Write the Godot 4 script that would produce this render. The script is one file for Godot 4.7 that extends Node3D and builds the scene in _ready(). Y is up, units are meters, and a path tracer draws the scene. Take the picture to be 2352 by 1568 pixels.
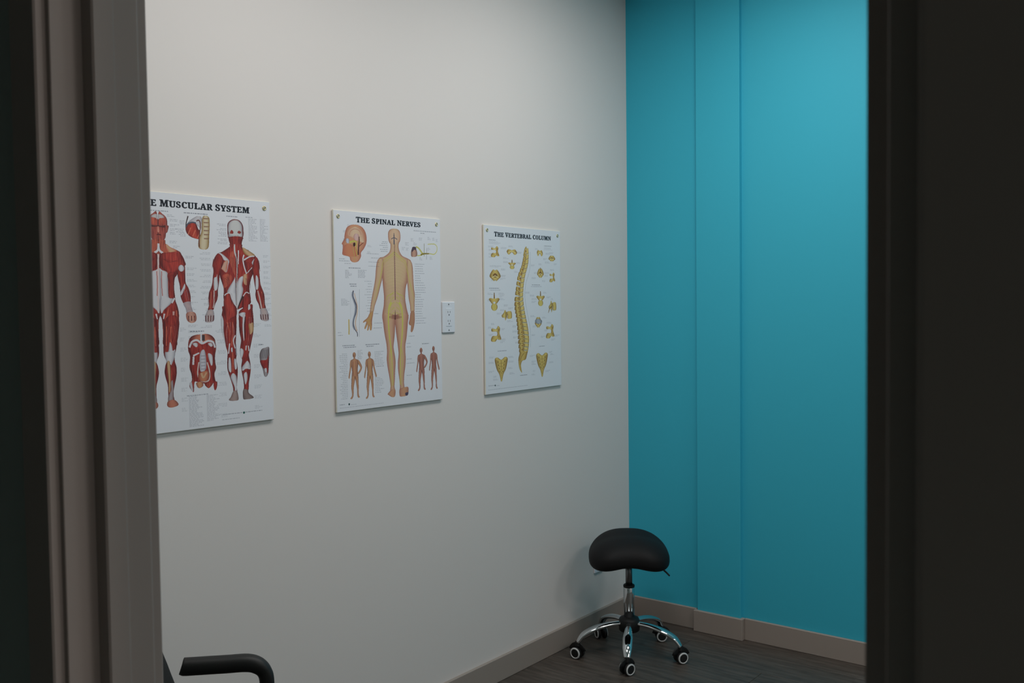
extends Node3D

# ------------------------------------------------------------------ helpers
var M := {}
var used := {}

func numbered(called: String) -> String:
	var n: int = used.get(called, -1) + 1
	used[called] = n
	return called if n == 0 else "%s_%03d" % [called, n]

func thing(called: String, label: String, category: String, at := Vector3.ZERO, turn := 0.0, group := "") -> Node3D:
	var o := Node3D.new()
	o.name = numbered(called)
	add_child(o)
	o.position = at
	o.rotation.y = turn
	o.set_meta("label", label)
	o.set_meta("category", category)
	if group != "":
		o.set_meta("group", group)
	return o

func part(parent: Node, called: String, mesh: Mesh, mat: Material, at := Vector3.ZERO) -> MeshInstance3D:
	var o := MeshInstance3D.new()
	o.name = called
	o.mesh = mesh
	o.material_override = mat
	o.cast_shadow = GeometryInstance3D.SHADOW_CASTING_SETTING_ON
	parent.add_child(o, true)
	o.position = at
	return o

func setting(called: String, mesh: Mesh, mat: Material, label: String, at := Vector3.ZERO) -> MeshInstance3D:
	var o := part(self, called, mesh, mat, at)
	o.set_meta("kind", "structure")
	o.set_meta("label", label)
	return o

func finish(v: PackedVector3Array, smooth: bool) -> ArrayMesh:
	var vol := 0.0
	for i in range(0, v.size(), 3):
		vol += v[i].dot(v[i + 1].cross(v[i + 2]))
	var st := SurfaceTool.new()
	st.begin(Mesh.PRIMITIVE_TRIANGLES)
	st.set_smooth_group(0 if smooth else -1)
	for i in range(0, v.size(), 3):
		st.add_vertex(v[i])
		if vol > 0.0:
			st.add_vertex(v[i + 2])
			st.add_vertex(v[i + 1])
		else:
			st.add_vertex(v[i + 1])
			st.add_vertex(v[i + 2])
	st.generate_normals()
	return st.commit()

func quad(v: PackedVector3Array, a: Vector3, b: Vector3, c: Vector3, d: Vector3) -> void:
	v.append_array([a, b, c, a, c, d])

# box given by two corners with chamfered edges
func cbox(lo: Vector3, hi: Vector3, b := 0.0) -> ArrayMesh:
	var c := (lo + hi) / 2.0
	var h := (hi - lo) / 2.0
	var v := PackedVector3Array()
	if b <= 0.0:
		for ax in 3:
			for s: float in [-1.0, 1.0]:
				var u := Vector3.ZERO; u[(ax + 1) % 3] = h[(ax + 1) % 3]
				var w := Vector3.ZERO; w[(ax + 2) % 3] = h[(ax + 2) % 3]
				var n := Vector3.ZERO; n[ax] = s * h[ax]
				if s < 0.0: u = -u
				quad(v, c + n - u - w, c + n + u - w, c + n + u + w, c + n - u + w)
		return finish(v, false)
	for ax in 3:
		var j := (ax + 1) % 3
		var k := (ax + 2) % 3
		for s: float in [-1.0, 1.0]:
			var q: Array[Vector3] = []
			for e: Array in [[-1, -1], [1, -1], [1, 1], [-1, 1]]:
				var p := Vector3.ZERO
				p[ax] = s * h[ax]
				p[j] = e[0] * (h[j] - b) * s
				p[k] = e[1] * (h[k] - b)
				q.append(c + p)
			quad(v, q[0], q[1], q[2], q[3])
		# edges along axis ax
		for e: Array in [[-1, -1], [1, -1], [1, 1], [-1, 1]]:
			var p0 := Vector3.ZERO
			var p1 := Vector3.ZERO
			p0[j] = e[0] * h[j]; p0[k] = e[1] * (h[k] - b)
			p1[j] = e[0] * (h[j] - b); p1[k] = e[1] * h[k]
			var d := Vector3.ZERO
			d[ax] = (h[ax] - b) * e[0] * e[1]
			quad(v, c + p0 - d, c + p1 - d, c + p1 + d, c + p0 + d)
			for s: float in [-1.0, 1.0]:
				if ax == 0:
					var t0 := Vector3(s * h.x, e[0] * (h.y - b), e[1] * (h.z - b))
					var t1 := Vector3(s * (h.x - b), e[0] * h.y, e[1] * (h.z - b))
					var t2 := Vector3(s * (h.x - b), e[0] * (h.y - b), e[1] * h.z)
					if s * e[0] * e[1] > 0.0: v.append_array([c + t0, c + t1, c + t2])
					else: v.append_array([c + t0, c + t2, c + t1])
	# edge quads need the same turn as the faces
	return fixed(v, c)

# every triangle of a convex body turned to face outwards
func fixed(v: PackedVector3Array, c: Vector3) -> ArrayMesh:
	for i in range(0, v.size(), 3):
		var n := (v[i + 1] - v[i]).cross(v[i + 2] - v[i])
		if n.dot((v[i] + v[i + 1] + v[i + 2]) / 3.0 - c) < 0.0:
			var t := v[i + 1]
			v[i + 1] = v[i + 2]
			v[i + 2] = t
	return finish(v, false)

# polygon (x, z) extruded from y0 to y1
func column(poly: PackedVector2Array, y0: float, y1: float) -> ArrayMesh:
	var v := PackedVector3Array()
	var n := poly.size()
	var area := 0.0
	for i in n:
		area += poly[i].cross(poly[(i + 1) % n])
	for i in n:
		var a := poly[i]
		var b := poly[(i + 1) % n]
		if area > 0.0:
			quad(v, Vector3(a.x, y0, a.y), Vector3(a.x, y1, a.y), Vector3(b.x, y1, b.y), Vector3(b.x, y0, b.y))
		else:
			quad(v, Vector3(a.x, y0, a.y), Vector3(b.x, y0, b.y), Vector3(b.x, y1, b.y), Vector3(a.x, y1, a.y))
	var tri := Geometry2D.triangulate_polygon(poly)
	for i in range(0, tri.size(), 3):
		var p: Array[Vector2] = [poly[tri[i]], poly[tri[i + 1]], poly[tri[i + 2]]]
		if (p[1] - p[0]).cross(p[2] - p[0]) < 0.0:
			p = [p[0], p[2], p[1]]
		v.append_array([Vector3(p[0].x, y1, p[0].y), Vector3(p[2].x, y1, p[2].y), Vector3(p[1].x, y1, p[1].y)])
		v.append_array([Vector3(p[0].x, y0, p[0].y), Vector3(p[1].x, y0, p[1].y), Vector3(p[2].x, y0, p[2].y)])
	return finish(v, false)

func curve(pts: Array[Vector3], steps := 6) -> Array[Vector3]:
	var out: Array[Vector3] = []
	for i in pts.size() - 1:
		var a: Vector3 = pts[maxi(i - 1, 0)]
		var b: Vector3 = pts[i]
		var c: Vector3 = pts[i + 1]
		var d: Vector3 = pts[mini(i + 2, pts.size() - 1)]
		for s in steps:
			out.append(b.cubic_interpolate(c, a, d, float(s) / steps))
	out.append(pts[-1])
	return out

# swept tube with an elliptic section (side half width, up half height)
func tube(path: Array[Vector3], radii: Array[Vector2], up := Vector3.UP, seg := 20, power := 2.0) -> ArrayMesh:
	var v := PackedVector3Array()
	var rings: Array[PackedVector3Array] = []
	var n := path.size()
	for i in n:
		var t := (path[mini(i + 1, n - 1)] - path[maxi(i - 1, 0)]).normalized()
		var side := t.cross(up).normalized()
		if side.length() < 0.5:
			side = Vector3.RIGHT
		var top := side.cross(t).normalized()
		var f := float(i) / (n - 1) * (radii.size() - 1)
		var r: Vector2 = radii[int(f)].lerp(radii[mini(int(f) + 1, radii.size() - 1)], f - int(f))
		var ring := PackedVector3Array()
		for k in seg:
			var a := TAU * k / seg
			var cx := signf(cos(a)) * pow(absf(cos(a)), 2.0 / power)
			var sy := signf(sin(a)) * pow(absf(sin(a)), 2.0 / power)
			ring.append(path[i] + side * cx * r.x + top * sy * r.y)
		rings.append(ring)
	for i in n - 1:
		for k in seg:
			var q := (k + 1) % seg
			quad(v, rings[i][k], rings[i][q], rings[i + 1][q], rings[i + 1][k])
	for e: int in [0, n - 1]:
		for k in seg:
			var q := (k + 1) % seg
			if e == 0:
				v.append_array([path[0], rings[0][q], rings[0][k]])
			else:
				v.append_array([path[e], rings[e][k], rings[e][q]])
	return finish(v, true)

# profile (radius, height) turned round the y axis; sharp where the profile repeats a point
func lathe(profile: PackedVector2Array, seg := 28, smooth := true) -> ArrayMesh:
	var v := PackedVector3Array()
	for i in profile.size() - 1:
		var a := profile[i]
		var b := profile[i + 1]
		for k in seg:
			var u := TAU * k / seg
			var w := TAU * (k + 1) / seg
			var p := Vector3(a.x * cos(u), a.y, a.x * sin(u))
			var q := Vector3(a.x * cos(w), a.y, a.x * sin(w))
			var r := Vector3(b.x * cos(w), b.y, b.x * sin(w))
			var s := Vector3(b.x * cos(u), b.y, b.x * sin(u))
			if a.x > 0.0: v.append_array([p, q, r])
			if b.x > 0.0: v.append_array([p, r, s])
	return finish(v, smooth)

func mat(called: String, c: Color, rough := 0.6, metal := 0.0) -> StandardMaterial3D:
	var m := StandardMaterial3D.new()
	m.albedo_color = c
	m.roughness = rough
	m.metallic = metal
	M[called] = m
	return m

func rgb(r: int, g: int, b: int) -> Color:
	return Color(r / 255.0, g / 255.0, b / 255.0)

# ------------------------------------------------------------------ print on the charts
var pw := 768
var ph := 986
var pb := PackedByteArray()
var rng := RandomNumberGenerator.new()
var grain := FastNoiseLite.new()
var fibre := 0.0

func paper(c: Color) -> void:
	pb = PackedByteArray()
	pb.resize(pw * ph * 3)
	for i in pw * ph:
		pb[i * 3] = c.r8
		pb[i * 3 + 1] = c.g8
		pb[i * 3 + 2] = c.b8

func dot(i: int, c: Color, a: float) -> void:
	pb[i] = int(lerpf(pb[i], c.r * 255.0, a))
	pb[i + 1] = int(lerpf(pb[i + 1], c.g * 255.0, a))
	pb[i + 2] = int(lerpf(pb[i + 2], c.b * 255.0, a))

func soft(p: Array, closed: bool, steps := 4) -> PackedVector2Array:
	var q := PackedVector2Array()
	for i in range(0, p.size(), 2):
		q.append(Vector2(p[i], p[i + 1]))
	var out := PackedVector2Array()
	var n := q.size()
	for i in (n if closed else n - 1):
		var a := q[posmod(i - 1, n)] if closed else q[maxi(i - 1, 0)]
		var d := q[(i + 2) % n] if closed else q[mini(i + 2, n - 1)]
		for s in steps:
			out.append(q[i].cubic_interpolate(q[(i + 1) % n], a, d, float(s) / steps))
	if not closed:
		out.append(q[n - 1])
	return out

# fills an outline; the colour runs from c in the middle of each row to e at its rim, as the airbrushed print does
func fill(q: PackedVector2Array, c: Color, e: Color, k := 2.5, a := 1.0) -> void:
	var y0 := 1e9
	var y1 := -1e9
	for p in q:
		y0 = minf(y0, p.y)
		y1 = maxf(y1, p.y)
	for y in range(maxi(int(y0), 0), mini(int(y1) + 1, ph - 1) + 1):
		var xs := PackedFloat32Array()
		var fy := y + 0.5
		for i in q.size():
			var s := q[i]
			var t := q[(i + 1) % q.size()]
			if (s.y <= fy) != (t.y <= fy):
				xs.append(s.x + (fy - s.y) / (t.y - s.y) * (t.x - s.x))
		xs.sort()
		for i in range(0, xs.size() - 1, 2):
			var l := xs[i]
			var r := xs[i + 1]
			for x in range(maxi(int(l + 0.5), 0), mini(int(r + 0.5), pw)):
				var m := pow(absf(2.0 * (x + 0.5 - l) / maxf(r - l, 1.0) - 1.0), k)
				var col := c.lerp(e, minf(m, 1.0))
				if fibre > 0.0 and c.r > 0.6 and c.g < 0.45:
					var g := grain.get_noise_2d(x * 1.0, y * 0.13) * fibre
					col = col.lerp(LITE, clampf(g, 0.0, 0.7)) if g > 0.0 else col.lerp(Color(0.33, 0.10, 0.11), clampf(-g, 0.0, 0.75))
				dot((y * pw + x) * 3, col, a)

func shape(p: Array, c: Color, e: Color, k := 2.5, a := 1.0) -> void:
	fill(soft(p, true), c, e, k, a)

func both(p: Array, mid: float, c: Color, e: Color, k := 2.5) -> void:
	shape(p, c, e, k)
	var r := p.duplicate()
	for i in range(0, r.size(), 2):
		r[i] = 2.0 * mid - r[i]
	shape(r, c, e, k)

func line(p: Array, w0: float, w1: float, c: Color, a := 1.0) -> void:
	var q := soft(p, false, 6)
	var l := PackedVector2Array()
	var n := q.size()
	for i in n:
		var t := (q[mini(i + 1, n - 1)] - q[maxi(i - 1, 0)]).normalized()
		l.append(q[i] + Vector2(-t.y, t.x) * lerpf(w0, w1, float(i) / (n - 1)) / 2.0)
	for i in range(n - 1, -1, -1):
		var t := (q[mini(i + 1, n - 1)] - q[maxi(i - 1, 0)]).normalized()
		l.append(q[i] - Vector2(-t.y, t.x) * lerpf(w0, w1, float(i) / (n - 1)) / 2.0)
	fill(l, c, c, 1.0, a)

func line2(p: Array, mid: float, w0: float, w1: float, c: Color, a := 1.0) -> void:
	line(p, w0, w1, c, a)
	var r := p.duplicate()
	for i in range(0, r.size(), 2):
		r[i] = 2.0 * mid - r[i]
	line(r, w0, w1, c, a)

# long muscle bundles and tendons laid along the axis of a limb
func strands(p: Array, half: float, n: int, c: Color, a := 0.55, mid := -1.0) -> void:
	for i in n:
		var off := lerpf(-0.58, 0.58, (i + 0.5) / n) * half
		var q := []
		var m := p.size() / 2
		for k in m:
			var t := float(k) / (m - 1)
			q.append(p[k * 2] + off * (0.45 + 0.75 * sin(PI * clampf(0.15 + t * 0.7, 0.0, 1.0))))
			q.append(p[k * 2 + 1] + rng.randf_range(-5.0, 5.0))
		var w := rng.randf_range(1.5, 3.5)
		line(q, w, w * 0.5, c, a)
		if mid > 0.0:
			for k in range(0, q.size(), 2):
				q[k] = 2.0 * mid - q[k]
			line(q, w, w * 0.5, c, a)

func oval(x: float, y: float, rx: float, ry: float, c: Color, e: Color, k := 2.5, a := 1.0) -> void:
	var q := PackedVector2Array()
	for i in 24:
		q.append(Vector2(x + rx * cos(TAU * i / 24), y + ry * sin(TAU * i / 24)))
	fill(q, c, e, k, a)

# fine print, far too small to read in the photograph: rows of grey word strokes
func rows(p: Array, n: int, width: float, a := 0.3, right := false, gap := 6.0, tall := 3) -> void:
	for j in n:
		var len := width * rng.randf_range(0.45, 1.0)
		var x: float = p[0] - len if right else p[0]
		var end := x + len
		var y: int = int(p[1] + j * gap)
		while x < end:
			var w := rng.randf_range(5.0, 16.0)
			for yy in range(y, y + tall):
				for xx in range(maxi(int(x), 0), mini(int(minf(x + w, end)), pw)):
					if yy > 0 and yy < ph and (xx + yy * 3) % 4 != 0:
						dot((yy * pw + xx) * 3, Color(0.30, 0.31, 0.38), a)
			x += w + 3.0

func head_line(p: Array, width: float, a := 0.55) -> void:
	rows([p[0] - width / 2.0, p[1]], 1, width * 1.25, a, false, 6.0, 4)

# lettering: glyph outlines of a bold serif, first letters a little larger
func heading(text: String, x0: float, x1: float, base: float, cap: float) -> void:
	var font := SystemFont.new()
	font.font_names = PackedStringArray(["Droid Serif"])
	font.font_weight = 700
	var size := 64
	var glyphs: Array = []
	var at := 0.0
	var first := true
	for ch in text:
		var s := 1.0 if first else 0.94
		var adv := font.get_char_size(ch.unicode_at(0), size).x
		if ch == " ":
			at += adv * 1.15
			first = true
			continue
		var tm := TextMesh.new()
		tm.font = font
		tm.font_size = size
		tm.pixel_size = 1.0
		tm.depth = 1.0
		tm.text = ch
		tm.horizontal_alignment = HORIZONTAL_ALIGNMENT_LEFT
		tm.vertical_alignment = VERTICAL_ALIGNMENT_TOP
		glyphs.append([tm.get_mesh_arrays() if tm.get_surface_count() == 0 else tm.surface_get_arrays(0), at, s])
		at += adv * s * 1.04
		first = false
	# height of a capital letter in glyph units
	var low := 1e9
	var top := -1e9
	for p: Vector3 in glyphs[0][0][Mesh.ARRAY_VERTEX]:
		low = minf(low, p.y)
		top = maxf(top, p.y)
	var sx := (x1 - x0) / at
	var sy := cap / (top - low)
	for g: Array in glyphs:
		var vs: PackedVector3Array = g[0][Mesh.ARRAY_VERTEX]
		var ns: PackedVector3Array = g[0][Mesh.ARRAY_NORMAL]
		var ix: PackedInt32Array = g[0][Mesh.ARRAY_INDEX] if g[0][Mesh.ARRAY_INDEX] != null else PackedInt32Array(range(vs.size()))
		for i in range(0, ix.size(), 3):
			if ns[ix[i]].z < 0.9:
				continue
			var q := PackedVector2Array()
			for k in 3:
				var p := vs[ix[i + k]]
				q.append(Vector2(x0 + (g[1] + p.x * g[2]) * sx, base - (p.y - low) * g[2] * sy))
			for grow: Vector2 in [Vector2(-1.4, 0), Vector2(0, -0.8), Vector2(0, 0.8), Vector2(1.4, 0)]:
				fill(PackedVector2Array([q[0] + grow, q[1] + grow, q[2] + grow]), rgb(20, 20, 32), rgb(20, 20, 32))

func printed() -> StandardMaterial3D:
	var img := Image.create_from_data(pw, ph, false, Image.FORMAT_RGB8, pb)
	img.generate_mipmaps()
	var m := StandardMaterial3D.new()
	m.albedo_texture = ImageTexture.create_from_image(img)
	m.roughness = 0.5
	return m

var RED := rgb(170, 52, 46)
var DEEP := rgb(92, 28, 30)
var LITE := rgb(206, 100, 78)
var SINEW := rgb(224, 220, 226)
var ASH := rgb(158, 152, 162)
var TAN := rgb(212, 170, 134)
var SKIN := rgb(216, 182, 146)
var RIM := rgb(172, 110, 96)
var NERVE := rgb(206, 200, 92)
var BONE := rgb(226, 198, 112)
var EDGE := rgb(140, 102, 48)
var UMBER := rgb(92, 64, 34)
var WHITE := rgb(233, 233, 240)

func muscular_print() -> StandardMaterial3D:
	paper(WHITE)
	rng.seed = 11
	grain.seed = 4
	grain.frequency = 0.11
	fibre = 0.85
	heading("THE MUSCULAR SYSTEM", 108, 660, 57, 27)
	# --- back view
	shape([540,125,541,113,548,101,560,93,574,88,588,88,604,92,616,103,623,118,624,136,625,149,621,165,617,173,550,174,542,161,540,146], rgb(150, 100, 100), rgb(92, 44, 50), 6.0)
	shape([545,122,550,107,564,96,581,92,597,94,611,105,617,120,617,142,618,159,611,163,581,163,553,166,545,163,547,149,544,140], rgb(212, 210, 210), ASH, 5.0)
	shape([554,145,561,136,570,142,569,151,555,152], RED, DEEP)
	shape([592,146,600,137,611,143,605,150], RED, DEEP)
	rows([547,158], 2, 60, 0.5, false, 5.0)
	shape([549,167,616,164,614,189,615,210,650,224,538,228,550,212,552,199], RED, DEEP)
	shape([551,198,550,209,509,233,492,240,488,272,493,301,495,334,505,363,514,391,513,415,512,430,517,454,527,483,579,483,591,481,650,459,655,440,653,420,649,400,652,371,662,341,670,326,672,297,689,252,674,240,645,221,616,210,612,196], RED, DEEP, 4.0)
	shape([509,334,543,328,565,343,547,372,518,389,511,367], LITE, RED)
	shape([553,234,574,238,577,333,555,299,544,271], LITE, RED)
	shape([616,210,645,221,683,242,656,248,627,237], TAN, EDGE)
	shape([626,268,650,253,680,255,673,292,642,324,628,298], RED, DEEP)
	line([624,242,618,264,625,298,636,327], 7, 6, SINEW)
	line([623,265,653,250,680,246], 7, 5, SINEW)
	line([639,322,666,297], 4, 4, SINEW)
	shape([664,275,689,254,689,296,679,292], SINEW, ASH)
	shape([615,332,639,327,641,351,635,376,617,366], TAN, RED)
	shape([486,241,506,239,545,268,541,288,532,319,521,314,539,280,516,267,491,246], SINEW, ASH)
	shape([498,300,522,274,539,271,529,319,509,310], rgb(216, 170, 150), LITE)
	shape([568,352,574,342,578,396,579,483,551,439,546,415,532,403], SINEW, ASH)
	shape([591,352,609,337,618,342,611,376,616,396,604,435,582,481,581,391], SINEW, ASH)
	line([575,197,576,233,585,260,586,318,582,367,580,478], 9, 4, rgb(214, 206, 206))
	line([584,233,587,323,579,371,578,464], 3, 2, rgb(84, 60, 66))
	line([595,223,593,284], 7, 3, SINEW)
	shape([492,240,477,251,466,270,460,290,463,304,464,320,460,344,457,368,451,387,441,406,437,425,437,444,438,465,432,484,458,484,466,463,479,441,484,420,484,401,489,377,493,353,495,329,501,312,516,279,511,255], RED, DEEP)
	shape([686,251,696,254,703,269,707,291,705,313,707,341,710,370,718,390,727,410,731,430,730,455,736,480,707,485,698,462,685,440,681,418,683,398,678,376,674,351,670,326,669,304,673,274], RED, DEEP)
	shape([482,329,484,353,486,379,479,398,465,396,465,349,478,341], SINEW, ASH)
	shape([687,331,698,343,700,375,694,395,683,390,683,351], SINEW, ASH)
	line([465,399,464,439,459,475], 6, 8, rgb(205, 180, 176))
	line([451,406,447,441,445,479], 5, 9, LITE)
	line([694,400,705,440,713,480], 6, 9, rgb(205, 180, 176))
	line([715,405,723,443,725,478], 5, 5, LITE)
	shape([432,484,458,484,464,515,461,529,447,536,422,536,417,526,418,507,424,495], rgb(200, 178, 176), ASH)
	shape([707,482,736,480,749,500,753,516,751,533,733,538,711,532,704,522,705,502], rgb(200, 178, 176), ASH)
	for k in 4:
		line([[420,507][0] + k * 13, [420,507][1], [420,532][0] + k * 12, [420,532][1]], 4, 4, DEEP)
		line([[707,510][0] + k * 13, [707,507][1], [711,532][0] + k * 12, [711,531][1]], 4, 4, DEEP)
	strands([480,260,473,301], 40, 5, DEEP, 0.5)
	strands([694,267,699,311], 30, 4, DEEP, 0.5)
	strands([448,410,444,439,441,474], 18, 3, DEEP, 0.6)
	strands([476,410,469,439,459,475], 12, 2, DEEP, 0.6)
	strands([715,410,723,440,725,478], 18, 3, DEEP, 0.6)
	strands([556,258,558,294,566,333], 26, 4, DEEP, 0.45)
	strands([517,343,531,362,521,386], 30, 4, DEEP, 0.4)
	strands([638,346,643,381,640,410], 24, 4, DEEP, 0.5)
	strands([643,273,655,292,645,317], 30, 4, DEEP, 0.5)
	strands([567,173,565,202,552,218], 20, 3, DEEP, 0.5)
	strands([602,172,601,201,612,216], 20, 3, DEEP, 0.5)
	# legs seen from behind
	shape([509,468,505,486,500,507,496,537,499,567,508,606,519,646,526,670,524,700,523,736,529,761,540,792,550,823,553,845,571,846,570,825,573,794,577,758,576,730,570,703,574,678,573,654,570,633,573,596,576,557,577,511,572,487], RED, DEEP)
	shape([596,487,589,511,589,545,591,582,598,618,593,649,591,679,601,704,596,735,599,765,606,797,608,828,606,846,630,845,635,808,643,774,647,744,643,713,638,688,643,666,655,624,665,584,668,547,667,516,664,488,659,460], RED, DEEP)
	strands([544,538,543,580,538,634], 44, 6, DEEP, 0.5)
	strands([544,538,543,580,538,634], 40, 3, SINEW, 0.45)
	strands([547,671,548,714,552,756], 36, 5, DEEP, 0.5)
	strands([628,521,628,583,621,644], 40, 6, DEEP, 0.5)
	strands([650,522,649,583,636,645], 20, 2, SINEW, 0.4)
	strands([621,693,622,736,620,798], 30, 4, DEEP, 0.5)
	shape([515,425,526,414,543,416,553,439,565,459,578,476,578,508,561,518,526,529,515,499,512,463], rgb(188, 66, 56), DEEP, 3.0)
	shape([619,423,639,420,654,440,644,472,614,479,609,452], RED, DEEP)
	line([517,422,529,413,546,413,557,439], 5, 4, SINEW)
	line([615,425,631,408,648,413], 5, 4, SINEW)
	line([613,425,597,454,585,478], 9, 5, rgb(70, 44, 44))
	shape([590,503,608,496,625,499,616,518,598,513], SINEW, ASH)
	shape([641,464,650,462,652,479,640,486], SINEW, ASH)
	shape([498,507,510,531,509,579,518,640,507,606,497,564], SINEW, ASH)
	line([526,537,539,580,538,634,529,676], 5, 5, LITE)
	line([555,538,555,587,548,641], 5, 5, LITE)
	line([569,596,558,620,566,654], 6, 5, SINEW)
	line([538,631,531,676], 6, 6, SINEW)
	shape([544,653,552,650,553,668,546,668], SINEW, ASH)
	line([570,636,572,684], 5, 6, ASH)
	shape([531,697,540,695,544,725,543,756,534,755,528,737], SINEW, ASH)
	shape([561,699,570,706,574,739,563,746,559,720], SINEW, ASH)
	line([551,671,553,714,550,756], 7, 8, LITE)
	shape([539,777,552,762,570,779,570,825,568,852,559,848,558,824,547,799], SINEW, ASH)
	shape([611,509,624,509,616,552,616,613,612,619,607,567], SINEW, ASH)
	line([624,515,620,558,620,613], 6, 4, rgb(84, 34, 36))
	shape([640,549,650,546,665,544,666,578,648,596,643,574], TAN, EDGE)
	shape([595,655,609,662,609,680,597,701,591,676], SINEW, ASH)
	line([625,644,622,665], 6, 5, SINEW)
	line([636,645,639,669], 6, 5, SINEW)
	shape([599,741,615,723,630,712,644,731,645,750,622,747,603,755], SINEW, ASH)
	shape([608,772,621,761,628,774,626,798,618,816,613,809], SINEW, ASH)
	shape([552,841,571,843,578,877,567,884,541,883,527,877,538,865], rgb(176, 150, 146), rgb(120, 92, 92))
	shape([604,839,628,841,634,857,656,873,655,881,614,883,602,876], rgb(150, 128, 124), rgb(96, 76, 76))
	# --- front view, right half and its mirror image
	var mid := 205.0
	both([208,86,227,88,243,101,248,117,248,132,254,135,252,146,247,161,241,166,238,183,228,196,204,201], mid, rgb(176, 84, 74), rgb(112, 60, 60), 5.0)
	both([208,91,227,93,234,103,214,106,207,112], mid, rgb(206, 196, 196), ASH)
	both([210,112,222,105,236,107,234,129,221,133,210,130], mid, LITE, RED)
	both([197,135,221,137,238,133,238,143,221,142,206,140], mid, rgb(90, 44, 42), rgb(110, 60, 56))
	shape([202,141,209,141,213,159,206,164,199,159], rgb(222, 150, 130), RED)
	line([198,174,205,172,218,174], 4, 4, DEEP)
	both([205,197,228,194,237,195,238,210,259,222,288,233,308,246,307,280,202,283], mid, rgb(196, 96, 74), DEEP, 6.0)
	both([239,210,259,222,288,235,267,242,245,239], mid, TAN, LITE)
	line2([206,209,208,235,224,248], mid, 8, 10, SINEW)
	both([288,277,317,262,325,296,326,331,327,368,340,391,348,419,349,442,351,465,356,489,332,495,328,493,322,470,309,446,302,428,300,405,298,377,292,354,287,320], mid, RED, DEEP)
	both([203,265,289,263,289,329,276,350,272,391,275,423,277,444,285,465,291,492,291,524,288,561,280,602,275,630,218,627,215,582,213,525,203,500,196,491], mid, RED, DEEP, 5.0)
	both([212,254,238,246,288,241,304,244,318,262,326,280,328,295,298,314,275,323,246,322,222,312,211,289], mid, rgb(190, 62, 54), DEEP, 3.0)
	both([201,317,221,318,243,328,244,360,245,410,248,428,266,435,257,453,223,480,216,491,208,491,202,446,198,423], mid, rgb(218, 214, 220), ASH, 4.0)
	both([244,332,277,325,272,361,272,405,272,428,255,433,245,423,245,366], mid, RED, DEEP)
	line([203,252,196,491], 8, 6, rgb(226, 206, 206))
	line2([194,322,195,374,193,423], mid, 4, 4, rgb(196, 120, 116))
	line2([273,432,260,453], mid, 8, 6, SINEW)
	line2([224,496,219,518], mid, 8, 4, SINEW)
	line2([267,487,263,519,251,583], mid, 9, 5, rgb(216, 170, 164))
	line2([247,469,232,525,232,605], mid, 6, 4, LITE)
	line2([280,483,278,538,269,595], mid, 6, 4, LITE)
	both([314,453,346,447,351,465,357,493,331,498,324,477], mid, rgb(196, 170, 172), ASH)
	both([300,409,311,391,322,372,324,391,305,421], mid, SINEW, ASH)
	oval([308,308][0], [308,308][1], 14, 14, SINEW, ASH)
	both([328,495,356,490,371,498,375,517,370,531,352,537,333,530,326,514], mid, rgb(216, 160, 140), rgb(150, 82, 70))
	for k in 3:
		line2([[337,507][0] + k * 14, [337,507][1], [336,528][0] + k * 15, [336,528][1]], mid, 4, 3, DEEP)
	both([219,549,223,526,245,505,278,506,291,527,291,548,284,590,274,643,267,669,266,693,274,722,272,757,260,803,256,830,259,859,235,859,232,825,231,791,223,764,218,737,222,711,227,693,217,666,215,640,218,601], mid, RED, DEEP)
	strands([253,545,252,589,244,636], 58, 7, DEEP, 0.5, mid)
	strands([256,545,252,589,242,623], 40, 3, rgb(206, 150, 146), 0.35, mid)
	strands([257,708,259,740,252,787], 24, 4, DEEP, 0.55, mid)
	strands([228,712,228,746,231,780], 12, 2, DEEP, 0.55, mid)
	strands([310,322,312,345,312,368], 24, 3, DEEP, 0.5, mid)
	strands([326,400,331,423,336,447], 30, 4, DEEP, 0.5, mid)
	strands([326,400,331,423,338,454], 16, 2, SINEW, 0.45, mid)
	strands([261,337,260,373,261,419], 20, 3, DEEP, 0.5, mid)
	strands([227,274,257,282,293,276], 8, 3, DEEP, 0.35, mid)
	line2([253,550,251,615], mid, 8, 5, LITE)
	line2([232,549,229,628], mid, 5, 4, LITE)
	both([222,656,237,652,245,615,254,626,259,650,269,645,267,674,251,708,247,707,228,696], mid, SINEW, ASH)
	both([230,699,244,699,245,773,242,818,235,817,235,772], mid, TAN, EDGE)
	both([245,781,255,774,257,824,253,864,231,862,233,833,245,813], mid, rgb(176, 160, 164), rgb(112, 84, 84))
	both([229,859,256,853,275,867,276,879,246,885,227,878], mid, rgb(206, 128, 104), rgb(140, 76, 64))
	# --- diaphragm with its piece of spine
	shape([341,123,354,107,380,91,393,86,410,89,418,114,409,139,388,124,367,116], rgb(210, 204, 210), ASH)
	shape([333,136,345,122,365,115,384,120,394,140,403,151,399,181,369,179,348,170,336,156], rgb(196, 64, 48), DEEP)
	for k in 4:
		line([[344,167][0] + k * 22, [344,167][1] + k * 6, [358,136][0] + k * 22, [358,136][1] + k * 10], 3, 3, rgb(226, 130, 100))
	shape([417,88,446,86,451,112,447,169,439,221,396,221,395,183,409,152], rgb(222, 206, 176), EDGE)
	for k in 6:
		line([[421,95][0], [421,95][1] + k * 17, [447,94][0], [447,94][1] + k * 17], 5, 4, rgb(132, 84, 70), 0.7)
	line([334,136,337,117,346,89], 3, 6, rgb(70, 52, 54))
	line([334,136,345,121,365,114,384,116], 6, 6, rgb(88, 88, 104))
	line([386,107,399,104,405,126,397,181,398,216], 5, 5, rgb(120, 70, 66))
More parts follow.
